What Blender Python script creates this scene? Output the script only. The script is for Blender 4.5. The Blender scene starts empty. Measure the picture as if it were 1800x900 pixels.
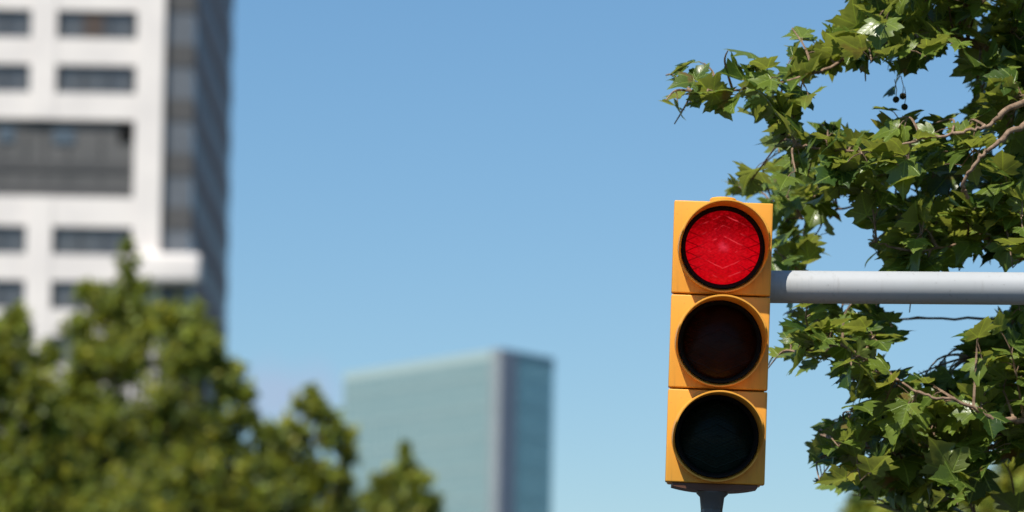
import bpy, bmesh, math, random
from mathutils import Vector, Matrix, Quaternion

sc = bpy.context.scene
COL = sc.collection
R = math.radians

# ------------------------------------------------------------------ camera
LENS, SENS = 150.0, 36.0
F = 1800 * LENS / SENS
PITCH, ROLL = 3.5, 1.0
SHIFT = math.tan(R(4.5)) * LENS / SENS
CAMZ = 1.6
cam_d = bpy.data.cameras.new('camera')
cam = bpy.data.objects.new('camera', cam_d)
COL.objects.link(cam)
CM = Matrix.Rotation(R(90 + PITCH), 3, 'X') @ Matrix.Rotation(R(ROLL), 3, 'Z')
cam.matrix_world = Matrix.Translation((0, 0, CAMZ)) @ CM.to_4x4()
cam_d.lens, cam_d.sensor_width, cam_d.sensor_fit = LENS, SENS, 'HORIZONTAL'
cam_d.shift_y = SHIFT
cam_d.clip_start, cam_d.clip_end = 0.2, 20000
cam_d.dof.use_dof = True
cam_d.dof.focus_distance = 10.75
cam_d.dof.aperture_fstop = 3.5
cam_d.dof.aperture_blades = 8
sc.camera = cam


def ray(px, py):
    return CM @ Vector(((px - 900) / F, (450 - py) / F + SHIFT * 1800 / F, -1.0))


def PD(px, py, d):                      # point at axial depth d
    return Vector((0, 0, CAMZ)) + ray(px, py) * d


def PY(px, py, Y):                      # point on the plane y = Y
    v = ray(px, py)
    return Vector((0, 0, CAMZ)) + v * (Y / v.y)


def PZ(px, py, z):                      # point at height z
    v = ray(px, py)
    return Vector((0, 0, CAMZ)) + v * ((z - CAMZ) / v.z)


CMI = CM.inverted()


def proj(p):
    v = CMI @ (Vector(p) - Vector((0, 0, CAMZ)))
    return 900 + F * v.x / -v.z, 450 - (F * v.y / -v.z - SHIFT * 1800)


# ------------------------------------------------------------------ light
SUN = Vector((-0.62, -1.0, 1.73)).normalized()
el = math.asin(SUN.z)
ld = bpy.data.lights.new('sun', 'SUN')
ld.energy, ld.angle, ld.color = 4.6, R(0.53), (1.0, 0.95, 0.86)
lo = bpy.data.objects.new('sun', ld)
COL.objects.link(lo)
lo.rotation_euler = (-SUN).to_track_quat('-Z', 'Y').to_euler()
W = bpy.data.worlds.new('World')
sc.world = W
W.use_nodes = True
wt = W.node_tree
bg = wt.nodes['Background']
sky = wt.nodes.new('ShaderNodeTexSky')
sky.sky_type = 'NISHITA'
sky.sun_disc = False
sky.sun_elevation = el
sky.sun_rotation = math.atan2(SUN.x, SUN.y)
sky.altitude = 0
sky.air_density, sky.dust_density, sky.ozone_density = 1.15, 0.0, 7.0
# a thin, pale cloud bank low over the city, between the two towers
def wn(t, **k):
    x = wt.nodes.new(t)
    for a, v in k.items(): setattr(x, a, v)
    return x


tcw = wn('ShaderNodeTexCoord')
cdir = ray(505, 700).normalized()
sub = wn('ShaderNodeVectorMath', operation='SUBTRACT')
wt.links.new(tcw.outputs['Generated'], sub.inputs[0])
sub.inputs[1].default_value = cdir
scl = wn('ShaderNodeVectorMath', operation='MULTIPLY')
wt.links.new(sub.outputs[0], scl.inputs[0])
scl.inputs[1].default_value = (55, 55, 95)
ln = wn('ShaderNodeVectorMath', operation='LENGTH')
wt.links.new(scl.outputs[0], ln.inputs[0])
nz = wn('ShaderNodeTexNoise')
nz.inputs['Scale'].default_value = 70
nz.inputs['Detail'].default_value = 4
wt.links.new(tcw.outputs['Generated'], nz.inputs['Vector'])
ad = wn('ShaderNodeMath', operation='MULTIPLY_ADD')
wt.links.new(nz.outputs['Fac'], ad.inputs[0])
ad.inputs[1].default_value = -1.1
wt.links.new(ln.outputs['Value'], ad.inputs[2])
mr = wn('ShaderNodeMapRange', interpolation_type='SMOOTHSTEP')
wt.links.new(ad.outputs[0], mr.inputs[0])
mr.inputs[1].default_value, mr.inputs[2].default_value = .1, -.42 + .0
mr.inputs[1].default_value = .55
mr.inputs[3].default_value, mr.inputs[4].default_value = 0, .5
mxw = wn('ShaderNodeMix', data_type='RGBA')
wt.links.new(mr.outputs[0], mxw.inputs[0])
hsw = wn('ShaderNodeHueSaturation')
hsw.inputs['Saturation'].default_value = 1.10
hsw.inputs['Hue'].default_value = .497
wt.links.new(sky.outputs[0], hsw.inputs['Color'])
wt.links.new(hsw.outputs[0], mxw.inputs[6])
mxw.inputs[7].default_value = (4.3, 4.6, 6.4, 1)
wt.links.new(mxw.outputs[2], bg.inputs['Color'])
bg.inputs['Strength'].default_value = 0.078
sc.view_settings.view_transform = 'Standard'
sc.view_settings.look = 'None'
sc.view_settings.exposure = 0.45
sc.view_settings.gamma = 1
sc.cycles.use_denoising = True
sc.cycles.max_bounces = 8
sc.cycles.caustics_reflective = False
sc.cycles.caustics_refractive = False
sc.cycles.sample_clamp_indirect = 4


# ------------------------------------------------------------------ materials
class NT:
    def __init__(s, name):
        s.m = bpy.data.materials.new(name)
        s.m.use_nodes = True
        s.t = s.m.node_tree
        s.b = s.t.nodes['Principled BSDF']
        s.o = s.t.nodes['Material Output']

    def n(s, typ, **kw):
        x = s.t.nodes.new(typ)
        for k, v in kw.items():
            setattr(x, k, v)
        return x

    def l(s, a, b):
        s.t.links.new(a, b)

    def setv(s, sock, v):
        if hasattr(v, 'links') or hasattr(v, 'is_linked'):
            s.l(v, sock)
        else:
            sock.default_value = v

    def math(s, op, a, b=0.0, c=None, clamp=False):
        x = s.n('ShaderNodeMath', operation=op, use_clamp=clamp)
        s.setv(x.inputs[0], a)
        s.setv(x.inputs[1], b)
        if c is not None:
            s.setv(x.inputs[2], c)
        return x.outputs[0]

    def mix(s, f, a, b):
        x = s.n('ShaderNodeMix', data_type='RGBA')
        s.setv(x.inputs[0], f)
        s.setv(x.inputs[6], a if hasattr(a, 'is_linked') else (*a, 1))
        s.setv(x.inputs[7], b if hasattr(b, 'is_linked') else (*b, 1))
        return x.outputs[2]

    def noise(s, scale, detail=3, rough=.55, coord='Object', vec=None):
        tc = vec
        if tc is None:
            tc = s.n('ShaderNodeTexCoord').outputs[coord]
        x = s.n('ShaderNodeTexNoise')
        x.inputs['Scale'].default_value = scale
        x.inputs['Detail'].default_value = detail
        x.inputs['Roughness'].default_value = rough
        s.l(tc, x.inputs['Vector'])
        return x.outputs['Fac']

    def ramp(s, f, lo, hi):
        x = s.n('ShaderNodeMapRange', interpolation_type='SMOOTHSTEP')
        s.setv(x.inputs[0], f)
        x.inputs[1].default_value, x.inputs[2].default_value = lo, hi
        return x.outputs[0]

    def bump(s, h, strength, dist):
        x = s.n('ShaderNodeBump')
        x.inputs['Strength'].default_value = strength
        x.inputs['Distance'].default_value = dist
        s.l(h, x.inputs['Height'])
        s.l(x.outputs[0], s.b.inputs['Normal'])


def mat(name, a, b=None, rough=.6, spec=.4, scale=4., metal=0., coat=0., lo=.35, hi=.65, bump=0., bdist=.002, bscale=None):
    t = NT(name)
    b = b or tuple(c * .85 for c in a)
    f = t.ramp(t.noise(scale, 5), lo, hi)
    t.l(t.mix(f, a, b), t.b.inputs['Base Color'])
    t.b.inputs['Roughness'].default_value = rough
    t.b.inputs['Specular IOR Level'].default_value = spec
    t.b.inputs['Metallic'].default_value = metal
    t.b.inputs['Coat Weight'].default_value = coat
    if bump:
        t.bump(t.noise(bscale or scale * 8, 4), bump, bdist)
    return t.m


M = {}
def weathered(name, base, faded, dirt, rough, spec):
    t = NT(name)
    c = t.mix(t.ramp(t.noise(6, 5), .3, .75), base, faded)
    mp = t.n('ShaderNodeMapping')
    mp.inputs['Scale'].default_value = (70, 70, 5)          # rain streaks run down
    t.l(t.n('ShaderNodeTexCoord').outputs['Object'], mp.inputs['Vector'])
    st = t.ramp(t.noise(1, 4, vec=mp.outputs[0]), .54, .80)
    c = t.mix(t.math('MULTIPLY', st, .45), c, dirt)
    c = t.mix(t.math('MULTIPLY', t.ramp(t.noise(90, 2), .66, .76), .5), c, dirt)
    t.l(c, t.b.inputs['Base Color'])
    t.l(t.math('MULTIPLY_ADD', st, .25, rough), t.b.inputs['Roughness'])
    t.b.inputs['Specular IOR Level'].default_value = spec
    t.bump(t.noise(24, 4), .1, .0015)
    return t.m


M['yellow'] = weathered('signal_yellow', (.78, .33, .034), (.76, .355, .05), (.44, .19, .03), .42, .35)
M['black'] = mat('matt_black', (.008, .008, .008), rough=.75, spec=.15)
M['bracket'] = mat('dark_bracket', (.13, .05, .022), (.09, .036, .02), rough=.5)
M['post'] = mat('grey_post_paint', (.075, .074, .072), (.055, .055, .055), rough=.4, spec=.5, scale=14)
M['arm'] = weathered('pale_grey_paint', (.43, .44, .445), (.40, .41, .41), (.25, .245, .235), .45, .4)
M['bark'] = mat('plane_bark', (.20, .155, .11), (.09, .075, .055), rough=.85, spec=.15, scale=22, bump=.5, bdist=.01)
M['twig'] = mat('twig_bark', (.30, .20, .13), (.16, .10, .065), rough=.7, spec=.3, scale=60, bump=.4, bdist=.003)
M['fruit'] = mat('seed_ball', (.045, .04, .018), (.03, .02, .01), rough=.9, spec=.1, scale=120, bump=.8, bdist=.002)
M['white'] = mat('white_concrete', (.80, .745, .70), (.73, .68, .645), rough=.8, spec=.2, scale=.35)
M['pane_dark'] = mat('tower_glass', (.075, .085, .10), (.10, .105, .11), rough=.12, spec=.5, scale=.5)
M['frame'] = mat('window_frame', (.05, .052, .056), rough=.5)
M['blind'] = mat('brown_blind', (.085, .062, .052), rough=.8)
M['panel'] = mat('grey_cladding', (.115, .113, .111), (.095, .095, .094), rough=.7, scale=.4)
M['panel_dk'] = mat('dark_cladding', (.078, .077, .077), (.07, .07, .071), rough=.7, scale=.4)
M['bluepane'] = mat('blue_pane', (.10, .125, .15), rough=.15, spec=.5)
M['corner_glass'] = mat('corner_glass', (.135, .145, .16), (.115, .123, .135), rough=.25, scale=.6)
M['side_glass'] = mat('side_glass', (.21, .15, .15), (.24, .17, .165), rough=.35, spec=.15, scale=.5)
M['side_wall'] = mat('side_cladding', (.40, .30, .285), (.36, .275, .26), spec=.1, rough=.8, scale=.4)
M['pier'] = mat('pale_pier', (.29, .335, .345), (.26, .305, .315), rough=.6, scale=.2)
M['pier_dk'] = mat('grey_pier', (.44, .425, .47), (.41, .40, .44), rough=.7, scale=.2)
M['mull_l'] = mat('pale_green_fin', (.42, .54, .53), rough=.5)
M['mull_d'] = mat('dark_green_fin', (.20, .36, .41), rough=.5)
M['asphalt'] = mat('asphalt', (.035, .035, .036), (.028, .028, .029), rough=.9, scale=30, bump=.4, bdist=.004)
M['paving'] = mat('paving', (.045, .044, .042), (.035, .034, .033), rough=.85, scale=1.5)
M['ground'] = mat('ground', (.05, .052, .035), (.035, .045, .025), rough=.95, scale=.05)
M['kerb'] = mat('kerb_stone', (.34, .33, .31), rough=.8)
M['paint'] = mat('road_paint', (.75, .75, .73), rough=.7)


def leaf_mat(name, dark, light, yellow, under, trans, veins=True, rough=.32):
    t = NT(name)
    at = t.n('ShaderNodeAttribute', attribute_name='tint')
    tint = at.outputs['Fac']
    c = t.mix(t.ramp(tint, 0, .8), dark, light)
    c = t.mix(t.ramp(tint, .82, 1.0), c, yellow)
    geo = t.n('ShaderNodeNewGeometry')
    c = t.mix(t.math('MULTIPLY', geo.outputs['Backfacing'], .75), c, under)
    if veins:
        uv = t.n('ShaderNodeUVMap', uv_map='uv')
        sp = t.n('ShaderNodeSeparateXYZ')
        t.l(uv.outputs[0], sp.inputs[0])
        X, Y = sp.outputs[0], sp.outputs[1]
        v = None
        for a in (0, 48, -48, 100, -100):
            s_, c_ = math.sin(R(a)), math.cos(R(a))
            d = t.math('ABSOLUTE', t.math('SUBTRACT', t.math('MULTIPLY', X, c_), t.math('MULTIPLY', Y, s_)))
            al = t.math('ADD', t.math('MULTIPLY', X, s_), t.math('MULTIPLY', Y, c_))
            k = t.math('MULTIPLY', t.ramp(d, .028, .008), t.ramp(al, .0, .03))
            # side veins, slanting off each main vein
            w = t.math('SINE', t.math('MULTIPLY', t.math('SUBTRACT', al, t.math('MULTIPLY', d, .8)), 42))
            k2 = t.math('MULTIPLY', t.math('MULTIPLY', t.ramp(w, .8, 1), t.ramp(d, .2, .05)), .35)
            k = t.math('MAXIMUM', k, t.math('MULTIPLY', k2, t.ramp(al, .1, .2)))
            v = k if v is None else t.math('MAXIMUM', v, k)
        c = t.mix(t.math('MULTIPLY', v, .6), c, tuple(min(1, x * 1.9 + .02) for x in light))
        t.bump(t.math('ADD', v, t.math('MULTIPLY', t.noise(30, 3), .4)), .5, .003)
    if veins:                                        # dry brown patches at some leaves' edges
        dry = t.math('MULTIPLY', t.ramp(t.noise(11, 4), .60, .68), t.ramp(t.math('FRACT', t.math('MULTIPLY', tint, 37.7)), .55, .8))
        c = t.mix(t.math('MULTIPLY', dry, .8), c, (.19, .11, .04))
    mott = t.noise(14 if veins else 3, 3)
    hv = t.n('ShaderNodeHueSaturation')
    t.l(c, hv.inputs['Color'])
    t.l(t.math('MULTIPLY_ADD', mott, .7, .65), hv.inputs['Value'])
    c = hv.outputs[0]
    t.l(c, t.b.inputs['Base Color'])
    t.b.inputs['Roughness'].default_value = rough
    t.b.inputs['Specular IOR Level'].default_value = .5
    tr = t.n('ShaderNodeBsdfTranslucent')
    hv2 = t.n('ShaderNodeHueSaturation')
    hv2.inputs['Hue'].default_value = .475
    hv2.inputs['Saturation'].default_value = 1.12
    hv2.inputs['Value'].default_value = 1.7
    t.l(c, hv2.inputs['Color'])
    t.l(hv2.outputs[0], tr.inputs['Color'])
    ms = t.n('ShaderNodeMixShader')
    ms.inputs[0].default_value = trans
    t.l(t.b.outputs[0], ms.inputs[1])
    t.l(tr.outputs[0], ms.inputs[2])
    t.l(ms.outputs[0], t.o.inputs['Surface'])
    return t.m


M['leaf'] = leaf_mat('plane_leaf', (.036, .078, .013), (.15, .208, .03), (.30, .275, .045), (.19, .23, .06), .38)
M['leaf_far'] = leaf_mat('street_tree_leaf', (.038, .072, .011), (.27, .335, .038), (.42, .40, .05), (.23, .25, .05), .35, veins=False, rough=.5)


def lens_mat(name, base, lit=None):
    """prismatic signal lens: crossing diagonal ribs moulded in the glass; lit ones glow, hottest at the lamp"""
    t = NT(name)
    tc = t.n('ShaderNodeTexCoord')
    sp = t.n('ShaderNodeSeparateXYZ')
    t.l(tc.outputs['Object'], sp.inputs[0])
    X, Z = sp.outputs[0], sp.outputs[2]
    ax = t.math('ABSOLUTE', X)
    side = t.ramp(ax, .030, .070)

    wob = t.noise(38, 2)

    def rib_set(sg, fq, lo_w):
        u = t.math('ADD', t.math('ADD', t.math('MULTIPLY', ax, .44 * sg), Z), t.math('MULTIPLY', wob, .008))
        return t.ramp(t.math('SINE', t.math('MULTIPLY_ADD', u, fq, .6)), lo_w, 1.0)
    up = t.math('GREATER_THAN', Z, -.004)
    ca, va = rib_set(1, 232, .88), rib_set(-1, 232, .88)
    main = t.math('ADD', t.math('MULTIPLY', ca, up), t.math('MULTIPLY', va, t.math('SUBTRACT', 1., up)))
    cross = t.math('MULTIPLY', t.math('MAXIMUM', ca, va), side)
    fine = t.math('MULTIPLY', t.math('MAXIMUM', rib_set(1, 820, .3), rib_set(-1, 820, .3)), .25)
    big = main
    rib = t.math('MAXIMUM', t.math('MAXIMUM', main, cross), fine)
    rad = t.math('SQRT', t.math('ADD', t.math('MULTIPLY', X, X), t.math('MULTIPLY', Z, Z)))
    t.bump(rib, .35, .003)
    t.b.inputs['Roughness'].default_value = .22
    t.b.inputs['Specular IOR Level'].default_value = .10
    blot = t.noise(26, 3)
    if lit:
        t.b.inputs['Base Color'].default_value = (*base, 1)
        hot = t.ramp(t.math('MULTIPLY_ADD', t.noise(60, 2), .03, rad), .034, .008)
        cold = t.ramp(Z, -.01, .080)                       # emission colour goes darker towards the top of the lens
        e = t.mix(cold, (.44, .0005, .004), (.085, .0, .0005))
        e = t.mix(t.math('MULTIPLY', t.ramp(blot, .4, .7), .5), e, (.30, .001, .003))
        fz = t.noise(150, 4)
        e = t.mix(t.math('MULTIPLY', t.ramp(fz, .45, .7), .4), e, (.13, .0, .001))
        e = t.mix(t.math('MULTIPLY', t.ramp(fz, .50, .36), .3), e, (.52, .004, .010))
        e = t.mix(t.math('MULTIPLY', fine, .9), e, (.20, .0, .002))
        glint = t.math('MULTIPLY', t.math('MULTIPLY', big, t.ramp(t.noise(34, 2), .42, .62)), t.math('SUBTRACT', 1., side))
        e = t.mix(t.math('MULTIPLY', glint, .8), e, (.58, .035, .045))
        e = t.mix(t.math('MULTIPLY', cross, .75), e, (.10, .0, .001))
        e = t.mix(t.math('MULTIPLY', hot, t.math('MULTIPLY_ADD', blot, 1.1, .05)), e, (.60, .032, .06))
        t.l(e, t.b.inputs['Emission Color'])
        t.b.inputs['Emission Strength'].default_value = 1.0
    else:
        t.l(t.mix(t.ramp(blot, .3, .7), base, tuple(c * .6 for c in base)), t.b.inputs['Base Color'])
    return t.m


M['red'] = lens_mat('red_lens', (.05, .0005, .001), lit=True)
M['amber'] = lens_mat('amber_lens', (.022, .0055, .0015))
M['green'] = lens_mat('green_lens', (.0015, .011, .0085))


def curtain_mat(name, a, b, pu, pv):
    """glass curtain wall: every pane a slightly different shade, uv in metres"""
    t = NT(name)
    uv = t.n('ShaderNodeUVMap', uv_map='uv')
    sp = t.n('ShaderNodeSeparateXYZ')
    t.l(uv.outputs[0], sp.inputs[0])
    cu = t.math('FLOOR', t.math('DIVIDE', sp.outputs[0], pu))
    cv = t.math('FLOOR', t.math('DIVIDE', sp.outputs[1], pv))
    cb = t.n('ShaderNodeCombineXYZ')
    t.l(cu, cb.inputs[0])
    t.l(cv, cb.inputs[1])
    wn = t.n('ShaderNodeTexWhiteNoise', noise_dimensions='2D')
    t.l(cb.outputs[0], wn.inputs['Vector'])
    big = t.noise(.07, 2, vec=uv.outputs[0])
    f = t.math('MULTIPLY_ADD', wn.outputs['Value'], .35, t.math('MULTIPLY', big, .65))
    t.l(t.mix(f, a, b), t.b.inputs['Base Color'])
    t.b.inputs['Roughness'].default_value = .18
    t.b.inputs['Specular IOR Level'].default_value = .6
    return t.m


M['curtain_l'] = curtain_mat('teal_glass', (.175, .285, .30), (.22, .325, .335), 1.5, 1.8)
M['curtain_d'] = curtain_mat('hazed_teal_glass', (.25, .42, .47), (.29, .45, .50), 1.5, 1.8)  # base colour raised to stand in for haze over this face
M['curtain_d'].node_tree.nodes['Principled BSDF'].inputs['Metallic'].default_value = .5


# ------------------------------------------------------------------ builders
def link_mesh(name, verts, faces, m, parent=None, smooth=False, uvs=None, tint=None):
    me = bpy.data.meshes.new(name)
    me.from_pydata(verts, [], faces)
    if uvs is not None:
        l = me.uv_layers.new(name='uv')
        vi = [0] * len(me.loops)
        me.loops.foreach_get('vertex_index', vi)
        flat = [0.0] * (2 * len(vi))
        for i, v in enumerate(vi):
            flat[2 * i], flat[2 * i + 1] = uvs[v]
        l.data.foreach_set('uv', flat)
    if tint is not None:
        a = me.attributes.new('tint', 'FLOAT', 'POINT')
        a.data.foreach_set('value', tint)
    if smooth:
        me.polygons.foreach_set('use_smooth', [True] * len(me.polygons))
    me.materials.append(m)
    me.update()
    o = bpy.data.objects.new(name, me)
    COL.objects.link(o)
    if parent:
        o.parent = parent
    return o


def empty(name, loc=(0, 0, 0)):
    o = bpy.data.objects.new(name, None)
    COL.objects.link(o)
    o.location = loc
    o.empty_display_size = .2
    return o


def tag(o, label=None, cat=None, group=None, kind=None):
    if label: o['label'] = label
    if cat: o['category'] = cat
    if group: o['group'] = group
    if kind: o['kind'] = kind
    return o


class MB:
    def __init__(s):
        s.v, s.f = [], []

    def box(s, x0, x1, y0, y1, z0, z1):
        n = len(s.v)
        s.v += [(x, y, z) for z in (z0, z1) for y in (y0, y1) for x in (x0, x1)]
        s.f += [tuple(n + i for i in q) for q in ((0, 2, 3, 1), (4, 5, 7, 6), (0, 1, 5, 4), (2, 6, 7, 3), (0, 4, 6, 2), (1, 3, 7, 5))]
        return s

    def lathe(s, prof, cx=0, cz=0, n=64, axis='y', close=True):
        """prof: list of (r, h); axis y: circle in xz, h along y; axis z: circle in xy, h along z"""
        b = len(s.v)
        k = len(prof)
        for i in range(n):
            a = 2 * math.pi * i / n
            for r, h in prof:
                if axis == 'y':
                    s.v.append((cx + r * math.cos(a), h, cz + r * math.sin(a)))
                else:
                    s.v.append((cx + r * math.cos(a), cz + r * math.sin(a), h))
        for i in range(n):
            j = (i + 1) % n
            for q in range(k - 1 if not close else k):
                w = (q + 1) % k
                s.f.append((b + i * k + q, b + j * k + q, b + j * k + w, b + i * k + w))
        return s

    def tube(s, pts, radii, n=8, cap=True):
        b = len(s.v)
        up = Vector((.31, .2, .93))
        prev = None
        for i, p in enumerate(pts):
            t = (pts[min(i + 1, len(pts) - 1)] - pts[max(i - 1, 0)])
            if t.length < 1e-9: t = Vector((0, 0, 1))
            t.normalize()
            if prev is None:
                a = t.cross(up)
                if a.length < .1: a = t.cross(Vector((1, 0, 0)))
            else:
                a = prev - t * prev.dot(t)
            a.normalize()
            prev = a
            c = t.cross(a)
            r = radii[i]
            for k in range(n):
                th = 2 * math.pi * k / n
                s.v.append(tuple(p + a * (r * math.cos(th)) + c * (r * math.sin(th))))
        for i in range(len(pts) - 1):
            for k in range(n):
                j = (k + 1) % n
                s.f.append((b + i * n + k, b + i * n + j, b + (i + 1) * n + j, b + (i + 1) * n + k))
        if cap:
            s.f.append(tuple(b + k for k in reversed(range(n))))
            s.f.append(tuple(b + (len(pts) - 1) * n + k for k in range(n)))
        return s

    def build(s, name, m, parent=None, smooth=False, bevel=0., seg=3, autos=None):
        o = link_mesh(name, s.v, s.f, m, parent, smooth)
        if bevel:
            bm = bmesh.new()
            bm.from_mesh(o.data)
            bmesh.ops.remove_doubles(bm, verts=bm.verts, dist=1e-6)
            bmesh.ops.bevel(bm, geom=list(bm.edges), offset=bevel, segments=seg, profile=.5, affect='EDGES', clamp_overlap=True)
            bm.to_mesh(o.data)
            bm.free()
        if autos:
            bm = bmesh.new()
            bm.from_mesh(o.data)
            bmesh.ops.recalc_face_normals(bm, faces=bm.faces)
            for f in bm.faces: f.smooth = True
            for e in bm.edges:
                if len(e.link_faces) == 2 and e.calc_face_angle(0) > R(autos):
                    e.smooth = False
            bm.to_mesh(o.data)
            bm.free()
        return o


def catmull(P, per=6):
    out = []
    for i in range(len(P) - 1):
        p0, p1, p2, p3 = P[max(i - 1, 0)], P[i], P[i + 1], P[min(i + 2, len(P) - 1)]
        for k in range(per):
            t = k / per
            out.append(.5 * ((2 * p1) + (p2 - p0) * t + (2 * p0 - 5 * p1 + 4 * p2 - p3) * t * t + (3 * p1 - p0 - 3 * p2 + p3) * t ** 3))
    out.append(P[-1].copy())
    return out


# ------------------------------------------------------------------ traffic signal
SD = 10.70
base = PD(1256.8, 851, SD)
sig = empty('traffic_signal', base)
TILT = Matrix.Rotation(R(1.0), 4, 'Y') @ Matrix.Rotation(R(0.4), 4, 'Z')
sig.matrix_world = Matrix.Translation(base) @ TILT
tag(sig, 'yellow three-lens traffic light showing red, joined to a grey arm', 'traffic light')
SW, SH, SG = .249, .2387, .0042
b = MB().box(-SW / 2 + .006, SW / 2 - .006, .030, .088, .002, 3 * SH - .004)
b.build('housing_body', M['yellow'], sig, bevel=.006, autos=40)
kinds = [('green', 'unlit dark green lens section'), ('amber', 'unlit dark amber lens section'), ('red', 'section with the glowing red lens')]


def smooth01(x):
    x = max(0., min(1., x))
    return x * x * (3 - 2 * x)


def visor_mesh(ro, ri, Lmax, Lmin):
    n = 128
    v, f = [], []
    for i in range(n):
        a = 2 * math.pi * i / n
        c, s = math.cos(a), math.sin(a)
        L = Lmin + (Lmax - Lmin) * smooth01((s + .42) / .75)
        fl = .0
        rows = [(ro, 0), (ro + fl, -L + .0012), (ro - .0008, -L), (ri + .0008, -L), (ri, -L + .0012), (.1049 + (ri - .1049) * min(1, .02 / L), -.02), (.1049, -.0005)]
        for r, y in rows:
            v.append((r * c, y, r * s + .085 * y))
    for i in range(n):
        j = (i + 1) % n
        for q in range(6):
            f.append((i * 7 + q, j * 7 + q, j * 7 + q + 1, i * 7 + q + 1))
    return v, f


for i, (kind, lab) in enumerate(kinds):
    zc = SH * (i + .5)
    door = MB().box(-SW / 2, SW / 2, 0, .0285, -SH / 2 + SG / 2, SH / 2 - SG / 2).build('signal_section', M['yellow'], sig, bevel=.0035, autos=30)
    door.location = (0, 0, zc)
    door['label'] = lab
    # cut-away visor
    v, f = visor_mesh(.1138, .1092, .150, .026)
    vis = link_mesh('visor', v, f, M['yellow'], door)
    bm = bmesh.new(); bm.from_mesh(vis.data); bmesh.ops.recalc_face_normals(bm, faces=bm.faces)
    for fc in bm.faces: fc.smooth = True
    for e in bm.edges:
        if len(e.link_faces) == 2 and e.calc_face_angle(0) > R(35): e.smooth = False
    bm.to_mesh(vis.data); bm.free()
    MB().lathe([(.0925, -.003), (.0945, -.010), (.1000, -.018), (.1044, -.018), (.1044, -.003)], n=96).build('gasket', M['black'], door, autos=50)
    # domed lens
    prof = [(.0001, -.024)] + [(.096 * math.sin(k / 12 * R(75)) / math.sin(R(75)), -.004 - .020 * (math.cos(k / 12 * R(75)) - math.cos(R(75))) / (1 - math.cos(R(75)))) for k in range(1, 13)]
    lens = MB().lathe(prof, n=64, close=False)
    lo_ = lens.build('lens', M[kind], door, autos=60)
TOP = 3 * SH
MB().lathe([(.0001, 0), (.030, 0), (.030, .007), (.034, .008), (.034, .015), (.031, .0185), (.020, .0205), (.0001, .021)], n=48, axis='z', close=False, cz=.044, cx=.0).build('top_cap', M['yellow'], sig, autos=40).location = (0, 0, TOP - .006)
# shallow dished mounting plate under the lowest section
v = MB()
nx = 20
for k in range(nx + 1):
    u = -1 + 2 * k / nx
    x = .107 * u
    zz = -.011 * (1 - abs(u) ** 2.6) - .006
    v.v += [(x, .006, .001), (x, .006, zz), (x, .085, zz), (x, .085, .001)]
for k in range(nx):
    for q in range(4):
        a_, c_ = k * 4 + q, k * 4 + (q + 1) % 4
        v.f.append((a_, c_, c_ + 4, a_ + 4))
v.f += [(0, 1, 2, 3), tuple(reversed(range(nx * 4, nx * 4 + 4)))]
v.build('mounting_plate', M['bracket'], sig, autos=30)

# post that carries it, standing on the pavement
foot = base + TILT.to_3x3() @ Vector((-.004, .045, -.017))
L_ = foot.z / math.cos(R(1.0)) - .12
pbase = foot - TILT.to_3x3() @ Vector((0, 0, L_))
post = empty('signal_post', pbase)
post.matrix_world = Matrix.Translation(pbase) @ TILT
tag(post, 'slim dark grey post carrying the traffic light from below', 'post')
MB().lathe([(.0001, 0), (.0275, 0), (.0275, L_ - .042), (.0001, L_ - .042)], n=8, axis='z', close=False).build('shaft', M['post'], post, autos=20)
MB().lathe([(.0001, L_ - .0425), (.0278, L_ - .0425), (.031, L_ - .013), (.040, L_ - .004), (.040, L_), (.0001, L_)], n=32, axis='z', close=False).build('neck', M['post'], post, autos=50)
MB().lathe([(.0001, 0), (.11, 0), (.11, .015), (.06, .02), (.04, .12), (.0276, .13), (.0001, .13)], n=24, axis='z', close=False).build('foot_flange', M['post'], post, autos=40).location = (0, 0, -.004)

# horizontal arm and its column (the column stands past the right edge of the picture)
ARMD = 10.84
A0, A1 = PD(1275, 503.6, ARMD), PD(2500, 512.6, ARMD + .02)
cb_ = Vector((A1.x, A1.y, .12))
arm = empty('mast_arm', cb_)
tag(arm, 'pale grey tubular mast arm reaching in from the right to the traffic light', 'mast arm')
rel = lambda p: p - cb_
pts = [rel(A0 + (A1 - A0) * t) for t in (0, .25, .5, .75, 1)]
MB().tube(pts, [.0415] * 5, n=64).build('arm_tube', M['arm'], arm, autos=40)
MB().lathe([(.0001, 0), (.085, 0), (.07, A1.z + .25), (.05, A1.z + .28), (.0001, A1.z + .285)], n=40, axis='z', close=False).build('column', M['arm'], arm, autos=40)
MB().lathe([(.0001, .0), (.19, 0), (.19, .02), (.09, .03), (.086, .25), (.0001, .25)], n=32, axis='z', close=False).build('column_base', M['arm'], arm, autos=40).location = (0, 0, -.003)
c0 = rel(A0)
MB().box(c0.x - .005, c0.x + .035, c0.y - .046, c0.y + .05, c0.z - .05, c0.z + .05).build('clamp', M['post'], arm, bevel=.006, autos=40)

# ------------------------------------------------------------------ ground, road
MB().box(-9000, 9000, -3000, 9000, -1, -.15).build('ground', M['ground'])['kind'] = 'structure'
tag(MB().box(-160, 160, -40, 8.6, -.1496, -.02).build('road', M['asphalt']), kind='structure')
tag(MB().box(-160, 160, 8.75, 95, -.1496, .12).build('pavement', M['paving']), kind='structure')
tag(MB().box(-160, 160, 8.602, 8.748, -.1496, .135).build('kerb', M['kerb'], bevel=.01), kind='structure')
mk = MB()
for k in range(-12, 13):
    mk.box(k * 6 - 1.5, k * 6 + 1.5, 5.0, 5.12, -.019, -.0155)
tag(mk.build('road_marking', M['paint']), kind='structure')

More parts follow.
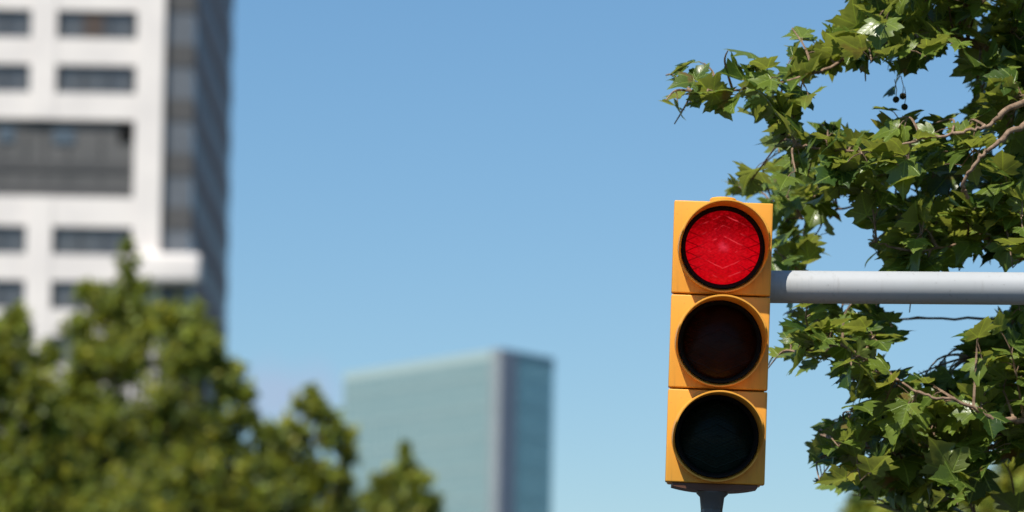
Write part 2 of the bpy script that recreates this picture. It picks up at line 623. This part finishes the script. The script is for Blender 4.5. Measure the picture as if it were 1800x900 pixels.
# ------------------------------------------------------------------ leaves
HALF = [(.14, -.09), (.38, -.10), (.58, -.02), (.50, .06), (.42, .13), (.52, .17), (.64, .25), (.82, .42), (.62, .44), (.53, .52), (.36, .50),
        (.38, .60), (.44, .70), (.28, .74), (.20, .86), (.09, .97)]
OUT = [(0, -.02)] + HALF + [(0, 1.10)] + [(-x, y) for x, y in reversed(HALF)]


def leaf_shape(seed):
    r = random.Random(seed)
    out = [(x * r.uniform(.88, 1.1) + r.uniform(-.02, .02), y * r.uniform(.93, 1.07)) for x, y in OUT]
    cen = (0, .22)
    fold, droop, side = r.uniform(.08, .55), r.uniform(-.08, .55), r.uniform(-.1, .4)
    tw, ph = r.uniform(-.4, .4), r.uniform(0, 6)

    def z(x, y):
        return fold * abs(x) - droop * y * abs(y) - side * x * x + tw * x * y + .035 * math.sin(6 * x + ph) * math.cos(5 * y + ph)
    v = [(cen[0], cen[1], z(*cen))]
    uv = [cen]
    for k in (.38, .72, 1.0):
        for x, y in out:
            p = (cen[0] + (x - cen[0]) * k, cen[1] + (y - cen[1]) * k)
            v.append((*p, z(*p)))
            uv.append(p)
    n = len(out)
    f = [(0, 1 + i, 1 + (i + 1) % n) for i in range(n)]
    for ring in range(2):
        o0, o1 = 1 + ring * n, 1 + (ring + 1) * n
        for i in range(n):
            j = (i + 1) % n
            f.append((o0 + i, o1 + i, o1 + j, o0 + j))
    return v, f, uv


SHAPES = [leaf_shape(s) for s in range(14)]


class Leaves:
    def __init__(s):
        s.v, s.f, s.uv, s.t = [], [], [], []

    def add(s, shape, pos, tdir, ndir, size, tint):
        y = tdir.normalized()
        z = ndir - y * ndir.dot(y)
        if z.length < 1e-3: z = y.orthogonal()
        z.normalize()
        x = y.cross(z)
        n = len(s.v)
        V, Fc, U = shape
        for a, b_, c in V:
            s.v.append(tuple(pos + x * (a * size) + y * (b_ * size) + z * (c * size)))
        s.f += [tuple(n + q for q in q_) for q_ in Fc]
        s.uv += U
        s.t += [tint] * len(V)

    def build(s, name, m, parent, smooth=True):
        o = Vector(parent.location)
        return link_mesh(name, [(a - o.x, b_ - o.y, c - o.z) for a, b_, c in s.v], s.f, m, parent, smooth, s.uv, s.t)


def inpoly(x, y, P):
    c = False
    n = len(P)
    for i in range(n):
        x1, y1 = P[i]
        x2, y2 = P[(i + 1) % n]
        if (y1 > y) != (y2 > y) and x < (x2 - x1) * (y - y1) / (y2 - y1) + x1:
            c = not c
    return c


rng = random.Random(11)


def rv(r=rng):
    while True:
        v = Vector((r.uniform(-1, 1), r.uniform(-1, 1), r.uniform(-1, 1)))
        if .05 < v.length < 1: return v.normalized()


# ------------------------------------------------------------------ plane tree beside the signal
TRX = PD(2360, 800, 12.3)
tree = empty('plane_tree', (TRX.x, TRX.y, .12))
tag(tree, 'leafy plane tree with jagged lobed leaves behind the mast arm', 'tree')
T0 = Vector((TRX.x, TRX.y, .12))
tp = lambda z, dx=0, dy=0: Vector((TRX.x + dx, TRX.y + dy, z))
trunk = MB()
tk = catmull([tp(.05), tp(.6, -.02), tp(1.6, .03), tp(2.7, -.02), tp(3.5, .03), tp(4.6, .1)], 6)
trunk.tube([p - T0 for p in tk], [.21 - .10 * i / (len(tk) - 1) + (.06 if i == 0 else .02 if i < 3 else 0) for i in range(len(tk))], n=16)
D = 11.8
limbs = [
    ([tp(2.9), PD(2150, 330, 12.1), PD(1900, 150, 11.9), PD(1700, 75, 11.7), PD(1560, 85, 11.6), PD(1510, 92, 11.6), PD(1440, 126, 11.55), PD(1350, 150, 11.5), PD(1255, 162, 11.5), PD(1215, 160, 11.5)], .055, .0035),
    ([tp(2.5), PD(2150, 400, 12.0), PD(1930, 170, 11.6), PD(1785, 188, 11.25), PD(1745, 216, 11.22), PD(1700, 231, 11.22), PD(1620, 245, 11.25), PD(1545, 265, 11.3), PD(1460, 262, 11.45), PD(1400, 255, 11.5)], .04, .003),
    ([tp(2.5), PD(2150, 380, 11.9), PD(1880, 215, 11.4), PD(1790, 226, 11.2), PD(1745, 258, 11.17), PD(1718, 282, 11.16), PD(1692, 322, 11.18), PD(1702, 348, 11.25)], .035, .0045),
    ([tp(2.3), PD(2120, 460, 12.0), PD(1930, 380, 12.0), PD(1800, 390, 12.1), PD(1650, 385, 12.2), PD(1500, 365, 12.4), PD(1400, 385, 12.6), PD(1330, 330, 12.7)], .045, .003),
    ([tp(2.3), PD(2100, 500, 11.9), PD(1900, 440, 11.7), PD(1750, 420, 11.6), PD(1620, 440, 11.5), PD(1540, 425, 11.5)], .035, .003),
    ([tp(1.9), PD(2120, 720, 11.9), PD(1920, 750, 11.6), PD(1800, 740, 11.35), PD(1745, 735, 11.3), PD(1690, 706, 11.28), PD(1625, 694, 11.3), PD(1570, 660, 11.4), PD(1480, 610, 11.5), PD(1405, 620, 11.5)], .045, .003),
    ([tp(1.7), PD(2120, 800, 12.1), PD(1900, 780, 11.8), PD(1780, 775, 11.5), PD(1720, 792, 11.5), PD(1600, 800, 11.6), PD(1490, 785, 11.6), PD(1450, 800, 11.6)], .04, .003),
    ([tp(2.1), PD(2130, 620, 12.0), PD(1930, 600, 12.1), PD(1800, 610, 12.0), PD(1710, 625, 11.9)], .03, .004),
    ([tp(2.1), PD(2130, 590, 12.1), PD(1930, 560, 12.3), PD(1700, 560, 12.3), PD(1540, 560, 12.2), PD(1430, 565, 12.1)], .03, .003),
    ([tp(3.3), PD(2200, 100, 12.3), PD(1950, -60, 12.2), PD(1720, -80, 12.0), PD(1560, -60, 11.9)], .05, .004),
    ([tp(3.6), PD(2300, -50, 12.3), PD(2000, -280, 12.0), PD(1800, -330, 11.9), PD(1620, -280, 11.9)], .05, .004),
    ([tp(3.9), PD(2450, -200, 12.6), PD(2600, -400, 12.9)], .05, .01),
    ([tp(3.0), PD(2600, 200, 12.6), PD(2900, 60, 13)], .05, .01),
    ([tp(2.4), PD(2600, 500, 12.6), PD(2850, 420, 13)], .05, .01),
    ([tp(3.4), PD(2300, 50, 13.4), PD(2150, -100, 14.2)], .05, .01),
    ([tp(1.6), PD(2100, 960, 12.3), PD(1850, 930, 12.3), PD(1620, 930, 12.2)], .035, .004),
]
nodes = []
wood = MB()
for P_, r0, r1 in limbs:
    c = catmull(P_, 8)
    rad = [max(r1, (r1 * 1.9 + (r0 * .75 - r1 * 2) * (1 - i / (len(c) - 1)) ** 4) * (1 - i / (len(c) - 1)) ** .5) + .0015 * (1 if i % 7 == 0 else 0) for i in range(len(c))]
    c = [p + rv() * .004 if 0 < i < len(c) - 1 else p for i, p in enumerate(c)]
    wood.tube([p - T0 for p in c], rad, n=9)
    nodes += c[10:]

POLY = [
    # (polygon, twig spacing in photo px, depth layers, leaves per twig)
    ([(1490, -70), (1495, 10), (1500, 40), (1475, 60), (1470, 108), (1530, 118), (1600, 150), (1635, 118), (1695, 112), (1702, 195), (1870, 215), (1870, -70)], 58, (11.45, 11.9, 12.3), 6),
    ([(1350, 228), (1380, 210), (1420, 212), (1520, 224), (1580, 208), (1640, 216), (1700, 208), (1870, 195), (1870, 475), (1590, 478), (1575, 400), (1520, 375), (1440, 338), (1370, 305)], 58, (11.4, 11.8, 12.25), 6),
    ([(1270, 322), (1310, 290), (1345, 312), (1420, 310), (1460, 380), (1430, 425), (1420, 478), (1352, 478), (1352, 380), (1318, 358)], 48, (12.2, 12.7), 5),
    ([(1515, 400), (1600, 380), (1600, 478), (1540, 465)], 60, (11.5, 12.0), 5),
    ([(1370, 520), (1530, 525), (1560, 540), (1640, 555), (1600, 600), (1560, 635), (1585, 672), (1500, 695), (1440, 665), (1340, 672), (1350, 640), (1390, 575)], 54, (11.45, 11.9), 6),
    ([(1692, 590), (1725, 550), (1870, 515), (1870, 780), (1640, 760), (1570, 720), (1585, 665), (1640, 655), (1685, 690)], 58, (11.45, 11.9, 12.2), 6),
    ([(1428, 755), (1500, 715), (1560, 690), (1870, 735), (1870, 812), (1760, 815), (1720, 885), (1600, 900), (1500, 892), (1485, 855), (1425, 850), (1420, 770)], 58, (11.45, 11.85, 12.2), 6),
    # cluster at the very tip of the upper branch, and those along it
    ([(1165, 108), (1246, 108), (1248, 215), (1165, 224)], 40, (11.5,), 1),
    ([(1250, 80), (1340, 75), (1350, 208), (1256, 208)], 52, (11.5,), 1),
    ([(1335, 115), (1428, 118), (1420, 192), (1350, 210)], 46, (11.5, 11.7), 4),
    ([(1385, 38), (1492, 35), (1492, 118), (1385, 128)], 50, (11.55,), 4),
    ([(1515, 110), (1580, 110), (1575, 195), (1520, 195)], 300, (11.6,), -1),
    # the rest of the crown: above, right of and below the picture
    ([(1480, -75), (1560, -480), (2900, -560), (2900, -75)], 85, (11.3, 11.9, 12.6, 13.5), 6),
    ([(1872, -75), (2900, -75), (2900, 1000), (1872, 1000)], 95, (11.3, 12.0, 13.0), 6),
    ([(1640, 990), (1870, 960), (2500, 1000), (2400, 1150), (1700, 1080)], 100, (11.6, 12.5), 6),
]
lv = Leaves()
pet = MB()
CAMP = Vector((0, 0, CAMZ))
nleaf = 0
for P_, sp_, layers, npt in POLY:
    xs, ys = [p[0] for p in P_], [p[1] for p in P_]
    inframe = min(xs) < 1800 and max(ys) > 0 and min(ys) < 900 and min(xs) < 1870
    for dl in layers:
        got = []
        tries = max(40, int((max(xs) - min(xs)) * (max(ys) - min(ys)) / sp_ ** 2 * 14))
        for _ in range(tries):
            x, y = rng.uniform(min(xs), max(xs)), rng.uniform(min(ys), max(ys))
            if not inpoly(x, y, P_): continue
            if any((x - a) ** 2 + (y - b_) ** 2 < sp_ ** 2 for a, b_ in got): continue
            got.append((x, y))
            d = dl + rng.uniform(-.16, .16)
            tip = PD(x, y, d)
            # nearest place on a limb, by preference towards the trunk
            st = min(nodes, key=lambda q: Vector((q.x - tip.x, .4 * (q.y - tip.y), q.z - tip.z)).length + .25 * max(0, tip.x - q.x + .03))
            if inframe:
                a, b_ = proj(st)
                if math.hypot(a - x, b_ - y) > 150: continue
            vec = tip - st
            mid = st + vec * .5 + Vector((0, 0, .12 * vec.length)) + rv() * .1 * vec.length
            tw = catmull([st, mid, tip], 5)
            pet.tube([p - T0 for p in tw], [.0042 - .0026 * i / (len(tw) - 1) for i in range(len(tw))], n=5)
            hd = vec.normalized() if vec.length > 1e-4 else Vector((-1, 0, 0))
            for k in range(npt + 3 if inframe else npt):
                u = 1.0 if k == 0 else rng.uniform(.25, 1)
                q = tw[int(u * (len(tw) - 1))]
                pd = (rv() + hd * .5 + Vector((0, 0, .15))).normalized()
                pl = rng.uniform(.02, .055)
                s0 = q + pd * pl
                td = (pd * .8 + Vector((-.28, -.1, .04)) + rv() * .6).normalized()
                nd = SUN * .35 + Vector((0, 0, .75)) + rv() * .75
                size = rng.uniform(.046, .098)
                cpt = s0 + td * size * .55
                if inframe:
                    a, b_ = proj(cpt)
                    if not any(inpoly(a, b_, pp[0]) for pp in POLY): continue
                    a, b_ = proj(s0 + td * size * .95)
                    if not any(inpoly(a, b_, pp[0]) for pp in POLY): continue
                lv.add(rng.choice(SHAPES), s0, td, nd, size, min(1, max(0, rng.gauss(.45, .25))))
                pet.tube([q - T0, q + pd * pl * .6 + Vector((0, 0, .004)) - T0, s0 - T0], [.0016, .0013, .0013], n=4, cap=False)
                nleaf += 1
print('plane leaves', nleaf)
trunk.build('trunk', M['bark'], tree, autos=60)
wood.build('limbs', M['twig'], tree, autos=60)
pet.build('twigs', M['twig'], tree, autos=60)
lv.build('crown', M['leaf'], tree)
for (x, y) in ((1590, 188), (1575, 175), (1587, 169), (1363, 211), (1376, 232)):
    c = PD(x, y, 11.55)
    bm = bmesh.new()
    bmesh.ops.create_icosphere(bm, subdivisions=3, radius=.0092)
    for vv in bm.verts: vv.co *= 1 + rng.uniform(-.05, .05)
    me = bpy.data.meshes.new('seed_ball'); bm.to_mesh(me); bm.free()
    me.polygons.foreach_set('use_smooth', [True] * len(me.polygons))
    me.materials.append(M['fruit'])
    o = bpy.data.objects.new('seed_ball', me); COL.objects.link(o)
    o.parent = tree; o.location = c - T0
    topn = c + Vector((rng.uniform(-.01, .01), .0, .055))
    MB().tube([Vector((0, 0, .008)), (topn - c) * .5 + Vector((.004, 0, 0)), topn - c], [.0011] * 3, n=5).build('stalk', M['twig'], o)

# ------------------------------------------------------------------ street trees further off
FS = []
for sd in range(5):
    r = random.Random(100 + sd)
    o_ = [(0, 0), (.30, .05), (.52, .30), (.30, .38), (.28, .62), (0, 1.0), (-.28, .62), (-.30, .38), (-.52, .30), (-.30, .05)]
    o_ = [(x * r.uniform(.8, 1.2), y * r.uniform(.9, 1.1)) for x, y in o_]
    fd, dr = r.uniform(.1, .4), r.uniform(0, .4)
    V = [(0, .35, -.04)] + [(x, y, fd * abs(x) - dr * y * y) for x, y in o_]
    FS.append((V, [(0, 1 + i, 1 + (i + 1) % 10) for i in range(10)], [(v_[0], v_[1]) for v_ in V]))


def street_tree(name, label, depth, tpx, clumps, dens=1.0, seed=1, lsize=(.10, .18), crown=None, group='street trees behind', tshift=.45):
    """clumps: (px, py, radius px) of the crown's lumps; shoots stick out at their tops"""
    r = random.Random(seed)
    b0 = PD(tpx, 900, depth)
    root = empty(name, (b0.x, b0.y, .12))
    tag(root, label, 'tree', group)
    o0 = Vector(root.location)
    k = depth / F
    L = Leaves()
    wood = MB()
    fork = Vector((b0.x, b0.y, 2.6))
    tops = max(PD(c[0], c[1], depth).z for c in clumps)
    tr = MB()
    tr.tube([p - o0 for p in catmull([Vector((b0.x, b0.y, .05)), Vector((b0.x + .05, b0.y, 1.5)), fork, Vector((b0.x, b0.y, (tops + 2.6) / 2)), Vector((b0.x + .1, b0.y, tops - .6))], 5)],
            [.17 - .15 * i / 20 for i in range(21)], n=10)
    allc = []
    for (x, y, rp) in clumps:
        for dd in (-.7, .75):
            allc.append((PD(x + r.uniform(-.2, .2) * rp, y, depth) + Vector((0, dd * rp * k * 1.4, 0)), rp * k))
    if crown:                                     # the lower crown, under the picture's bottom edge
        zc, rad = crown
        for _ in range(int(rad * rad * 3)):
            a = r.uniform(0, 6.28)
            q = rad * math.sqrt(r.random())
            allc.append((Vector((b0.x + q * math.cos(a), b0.y + q * math.sin(a), r.uniform(2.8, zc))), .75))
    for c, rc in allc:
        st = fork + Vector((0, 0, max(0, (c.z - fork.z) * .35)))
        st = Vector((b0.x, b0.y, min(c.z - .2, st.z)))
        mid = (st + c) * .5 + Vector((0, 0, -.15))
        wood.tube([p - o0 for p in catmull([st, mid, c], 4)], [.05 - .042 * i / 8 for i in range(9)], n=6)
        # sprays: short leafy shoots inside the clump, leaning outwards and up
        nsp = max(8, int(dens * 75 * (rc / .7) ** 2))
        for _ in range(nsp):
            d = rv(r)
            p0 = c + d * rc * r.uniform(.15, .7)
            sd = (d * .7 + Vector((0, 0, .75)) + rv(r) * .35).normalized()
            ln = rc * r.uniform(.35, .75)
            tint = min(1, max(0, r.gauss(.42, .34)))
            p1 = p0 + sd * ln
            wood.tube([p0 - o0, p1 - o0], [.008, .003], n=4, cap=False)
            for q in range(12):
                u = q / 11
                pos = p0 + sd * ln * u + rv(r) * .05
                td = (rv(r) + sd * .6 + Vector((0, 0, -.1))).normalized()
                nd = SUN * .5 + Vector((0, 0, .6)) + rv(r) * .8
                L.add(r.choice(FS), pos, td, nd, r.uniform(*lsize) * (1.1 - .4 * u), min(1, max(0, tint + r.gauss(0, .15))))
    tr.build('trunk', M['bark'], root, autos=60)
    wood.build('limbs', M['bark'], root, autos=60)
    L.build('crown', M['leaf_far'], root)
    return root, len(L.f)


G = 'street trees in front of the towers'
n = street_tree('street_tree', 'dark green street tree at the left edge, lower than its neighbour', 78, 0,
            [(-90, 700, 90), (-10, 640, 70), (-5, 590, 35), (30, 560, 22), (28, 585, 32), (70, 640, 38), (40, 720, 70), (30, 830, 80), (100, 850, 60), (-60, 850, 90), (20, 920, 90), (75, 760, 36)],
            seed=3, crown=(7.5, 2.0), group=G)
print(n)
street_tree('street_tree', 'tall street tree with the highest tip, in front of the white tower', 86, 190,
            [(222, 435, 13), (222, 470, 20), (228, 510, 32), (160, 520, 26), (190, 550, 44), (250, 570, 46), (140, 580, 34), (130, 720, 46), (90, 700, 36), (170, 640, 44), (215, 640, 70), (145, 690, 52), (120, 800, 74), (215, 780, 80), (150, 900, 90), (240, 890, 90), (290, 560, 28)],
            seed=5, crown=(8.2, 2.2), group=G)
street_tree('street_tree', 'broad yellow-green street tree between the white tower and open sky', 80, 345,
            [(330, 555, 28), (300, 575, 30), (355, 590, 32), (330, 640, 56), (385, 640, 28), (395, 690, 34), (300, 740, 66), (385, 770, 54), (430, 740, 26), (350, 850, 80), (440, 820, 46), (450, 890, 66), (470, 770, 30), (430, 700, 22), (410, 655, 20), (280, 900, 90), (380, 920, 80)],
            seed=8, crown=(7.6, 2.1), group=G)
street_tree('street_tree', 'smaller street tree with a rounded tip left of the glass tower', 84, 545,
            [(548, 695, 15), (530, 715, 20), (560, 725, 26), (520, 765, 36), (575, 775, 30), (500, 800, 46), (605, 765, 24), (610, 800, 26), (585, 740, 24), (560, 850, 50), (600, 845, 24), (480, 880, 60), (600, 900, 36), (540, 930, 60)],
            seed=13, crown=(7.2, 1.9), group=G)
street_tree('street_tree', 'lowest street tree, its pointed top against the glass tower', 92, 712,
            [(714, 790, 9), (714, 812, 17), (706, 838, 28), (740, 846, 24), (650, 890, 26), (675, 855, 22), (760, 885, 22), (690, 870, 34), (730, 890, 38), (670, 895, 26), (755, 905, 20), (700, 940, 60)],
            seed=21, crown=(7.6, 1.8), group=G)
street_tree('street_tree', 'blurred yellow-green tree behind the lower plane branches at right', 30, 1800,
            [(1800, 815, 38), (1770, 850, 40), (1820, 860, 60), (1740, 890, 36), (1700, 905, 40), (1640, 915, 36), (1560, 915, 34), (1510, 905, 20), (1600, 930, 40), (1830, 930, 90), (1900, 850, 90), (1750, 960, 80)],
            seed=34, crown=(3.6, 1.6), group='trees beyond the mast arm', lsize=(.08, .13), dens=2.2)

# ------------------------------------------------------------------ white tower
TY = 247.0
X = lambda px: PY(px, 250, TY).x
Z = lambda py: PY(150, py, TY).z
xo = X(339)
tw = empty('office_tower', ((X(-325) + xo) / 2, TY, .0))
tag(tw, 'tall white concrete tower with dark strip windows and a grey glazed side', 'building')
o0 = Vector(tw.location)


def tb(mb, x0, x1, y0, y1, z0, z1):
    return mb.box(x0 - o0.x, x1 - o0.x, y0 - o0.y, y1 - o0.y, z0, z1)


FP = Z(25) - Z(121)                       # storey height
WH = Z(18) - Z(67)                        # strip window height
rowt = [Z(18) + FP * k for k in range(3, 0, -1)] + [Z(18), Z(114), Z(210), Z(305), Z(398), Z(494)]
while rowt[-1] - FP - WH > 1.5:
    rowt.append(rowt[-1] - FP)
LOG = 5                                   # rows 5 and 6 are one tall recess
ztop = rowt[0] + 1.9
PXP = [(-325, -270), (-138, -83), (50, 95), (236, 285)]
wall = MB()
for a, c in PXP:
    if a == 50:                           # this pillar stops over the recess
        tb(wall, X(a), X(c), TY, TY + 2.2, Z(210), ztop)
        tb(wall, X(a), X(c), TY, TY + 2.2, 0, Z(346))
    else:
        tb(wall, X(a), X(c), TY, TY + 2.2, 0, ztop)
bays = [(-270, -138), (-83, 50), (95, 236)]
edges = [(ztop, rowt[0])]
for i in range(len(rowt)):
    if i == LOG: continue
    bot = Z(346) if i == LOG + 1 else rowt[i] - WH
    nxt = rowt[i + 1] if i + 1 < len(rowt) else 0
    edges.append((bot, nxt))
for a, c in bays:
    for t_, b_ in edges:
        if t_ > b_: tb(wall, X(a), X(c), TY + .06, TY + 2.2, b_, t_)
wall.build('wall', M['white'], tw)
win_f = win_p = None
wcount = 0
rw = random.Random(4)
for i, zt in enumerate(rowt):
    if i in (LOG, LOG + 1): continue
    for bi, (a, c) in enumerate(bays):
        if i > 13 and bi == 0: continue
        w = X(c) - X(a)
        xm = (X(a) + X(c)) / 2
        if win_f is None:
            fr = MB()
            h = w / 2
            fr.box(-h + .001, h - .001, 0, .12, -.10, -.002).box(-h + .001, h - .001, 0, .12, -WH + .002, -WH + .1)
            for u in (-h + .05, -h / 3, h / 3, h - .05):
                fr.box(u - .049, u + .049, .01, .11, -WH + .101, -.101)
            win_f = fr.build('window', M['frame'], tw)
            win_p = MB().box(-h + .02, h - .02, .115, .15, -WH + .01, -.01).build('pane', M['pane_dark'], win_f)
            fo = win_f
        else:
            fo = win_f.copy(); COL.objects.link(fo); fo.parent = tw
            p_ = win_p.copy(); COL.objects.link(p_); p_.parent = fo
        fo.location = (xm - o0.x, .2, zt)
        if i == 3 and bi == 2:
            bl = MB().box(-.85, .35, .02, .10, -WH + .12, -.11).build('blind', M['blind'], fo)
            fo['label'] = 'strip window with a brown blind'
# recess, two storeys tall
rx0, rx1, rz0, rz1 = X(-83), X(236), Z(346) + .003, Z(210) - .003
rec = MB()
tb(rec, rx0, rx1, TY + .40, TY + .9, rz0, rz1)
re_ = rec.build('recess_wall', M['panel'], tw)
dk = MB()
for z0, z1 in ((Z(300), Z(283)), (Z(345.5), Z(322))):
    tb(dk, rx0 + .01, rx1 - .01, TY + .3, TY + .396, z0, z1)
for xx in (-40, 2, 44, 78, 118, 176):
    tb(dk, X(xx) - .07, X(xx) + .07, TY + .33, TY + .396, Z(321.5), Z(300.5))
    tb(dk, X(xx) - .07, X(xx) + .07, TY + .33, TY + .396, Z(282.5), Z(214))
dk.build('recess_band', M['panel_dk'], tw)
for x0, x1, y0, y1, m in ((-60, -30, 222, 250, 'bluepane'), (-4, 24, 222, 250, 'bluepane'), (92, 130, 226, 252, 'bluepane'), (207, 235, 216, 246, 'black')):  # the black slab stands in for shadow at the recess's upper right
    bx = MB(); tb(bx, X(x0), X(x1), TY + .31, TY + .395, Z(y1), Z(y0))
    bx.build('recess_windows_and_shadow', M[m], tw)
# grey glazed corner bay and the receding side
cx0, cx1 = X(285), xo
DEP = 32


def slab_part(name, m, *dims):
    q_ = MB(); tb(q_, *dims); q_.build(name, M[m], tw)


for i, zt in enumerate([rowt[0] + FP] + rowt):
    zt2 = min(zt + .12, ztop)
    zb = zt - FP * .56
    zn = zt - FP + .12
    if zb < zt2:
        slab_part('corner_glazing', 'corner_glass', cx0 + .002, cx1 - .06, TY + .55, TY + 2.2, max(0, zb), zt2)
        slab_part('side_glazing', 'side_glass', cx0 + .3, cx1 - .08, TY + 2.203, TY + DEP, max(0, zb), zt2)
    if zn < zb:
        slab_part('corner_spandrel', 'panel_dk', cx0 + .002, cx1 - .03, TY + .48, TY + 2.2, max(0, zn), min(zb, ztop))
        slab_part('side_spandrel', 'side_wall', cx0 + .3, cx1, TY + 2.203, TY + DEP, max(0, zn), min(zb, ztop))
fn = MB()
for k in range(12):
    yy = TY + 2.4 + k * (DEP - 2.8) / 11
    tb(fn, cx1 + .002, cx1 + .04, yy, yy + .35, 0, ztop)
fn.build('side_fin', M['side_wall'], tw)
core = MB(); tb(core, X(-325), cx0 + .29, TY + 2.45, TY + DEP, 0, ztop); core.build('core', M['panel'], tw)
rf = MB(); tb(rf, X(-325) + .2, cx1 - .3, TY + .4, TY + DEP - .3, ztop + .003, ztop + .5); rf.build('roof', M['white'], tw)
lg = MB(); tb(lg, X(240), X(359), TY - .9, TY + .46, Z(498), Z(445)); lg.build('ledge', M['white'], tw, bevel=.3, seg=4, autos=50)

# ------------------------------------------------------------------ teal glass tower
GD = 500
C = PD(879, 612, GD)
Lc = PZ(605, 655, C.z)
Rc = PZ(974, 630, C.z)
zT = C.z
cx_ = Vector((C.x, C.y, 0))
gt = empty('glass_tower', cx_)
tag(gt, 'pale teal glass office tower with a grey corner pier', 'building')
print('glass', C, Lc, Rc)


def face_wall(name, A, B, u0, u1, z0, z1, m, off=0., th=.5):
    """slab along A->B (plan), from u0 to u1 metres"""
    d = Vector((B.x - A.x, B.y - A.y, 0)); d.normalize()
    nrm = Vector((d.y, -d.x, 0))
    if nrm.dot(-A) < 0: nrm = -nrm
    V, U = [], []
    for u in (u0, u1):
        for z in (z0, z1):
            for t in (off, off - th):
                p = Vector((A.x, A.y, 0)) + d * u + nrm * t - cx_
                V.append((p.x, p.y, z)); U.append((u, z))
    Fc = [(0, 1, 3, 2), (4, 6, 7, 5), (0, 4, 5, 1), (2, 3, 7, 6), (0, 2, 6, 4), (1, 5, 7, 3)]
    return V, Fc, U


def slab(name, *a, **k):
    m = k.pop('m')
    V, Fc, U = face_wall(name, *a, None, **k)
    return link_mesh(name, V, Fc, m, gt, uvs=U)


def fins(name, A, B, us, zs, z0, z1, m, w=.22, pr=.12):
    V, Fc = [], []
    for u in us:
        v_, f_, _ = face_wall('', A, B, u - w / 2, u + w / 2, z0, z1, None, off=pr, th=pr - .002)
        Fc += [tuple(i + len(V) for i in q) for q in f_]; V += v_
    for z in zs:
        v_, f_, _ = face_wall('', A, B, us[0] - w, us[-1] + w, z, z + .16, None, off=pr * .6, th=pr * .6 - .004)
        Fc += [tuple(i + len(V) for i in q) for q in f_]; V += v_
    return link_mesh(name, V, Fc, m, gt)


lenL = (Lc - C).length
lenR = (Rc - C).length
P0 = Vector((C.x, C.y, 0))
fl = [3.6 * i for i in range(1, int(zT / 3.6) + 1)]
# left face: pale pier next to the corner, then teal glass
slab('curtain_wall', Lc, C, 0, lenL - lenL * .055, 0, zT - 1.2, m=M['curtain_l'])
slab('corner_pier', Lc, C, lenL - lenL * .055 + .003, lenL - .05, 0, zT, m=M['pier'], off=.15, th=.65)
slab('parapet', Lc, C, 0, lenL - lenL * .055, zT - 1.197, zT, m=M['mull_l'], off=.05)
fins('mullion', Lc, C, [.2 + 1.5 * i for i in range(int(lenL * .93 / 1.5) + 1)], [z for z in fl if z < zT - 1.6], 0, zT - 1.2, M['mull_l'])
pw = lenR * .30
slab('side_pier', C, Rc, .02, pw, 0, zT, m=M['pier_dk'], off=.1, th=.6)
slab('curtain_wall', C, Rc, pw + .003, lenR, 0, zT - 1.2, m=M['curtain_d'])
slab('parapet', C, Rc, pw + .003, lenR, zT - 1.197, zT, m=M['mull_d'], off=.05)
fins('mullion', C, Rc, [pw + .5 + 1.5 * i for i in range(int((lenR - pw - .6) / 1.5) + 1)], [z for z in fl if z < zT - 1.6], 0, zT - 1.2, M['mull_d'])
# roof deck and back, closing the block
Bk = Lc + (Rc - C)
q = [Lc, C, Rc, Bk]
ins = sum(q, Vector()) / 4
q = [p + (ins - p).normalized() * 1.4 for p in q]
V = [(p.x - cx_.x, p.y - cx_.y, z) for z in (0, zT - .4) for p in q]
link_mesh('roof', V, [(3, 2, 1, 0), (4, 5, 6, 7), (0, 1, 5, 4), (1, 2, 6, 5), (2, 3, 7, 6), (3, 0, 4, 7)], M['pier_dk'], gt)
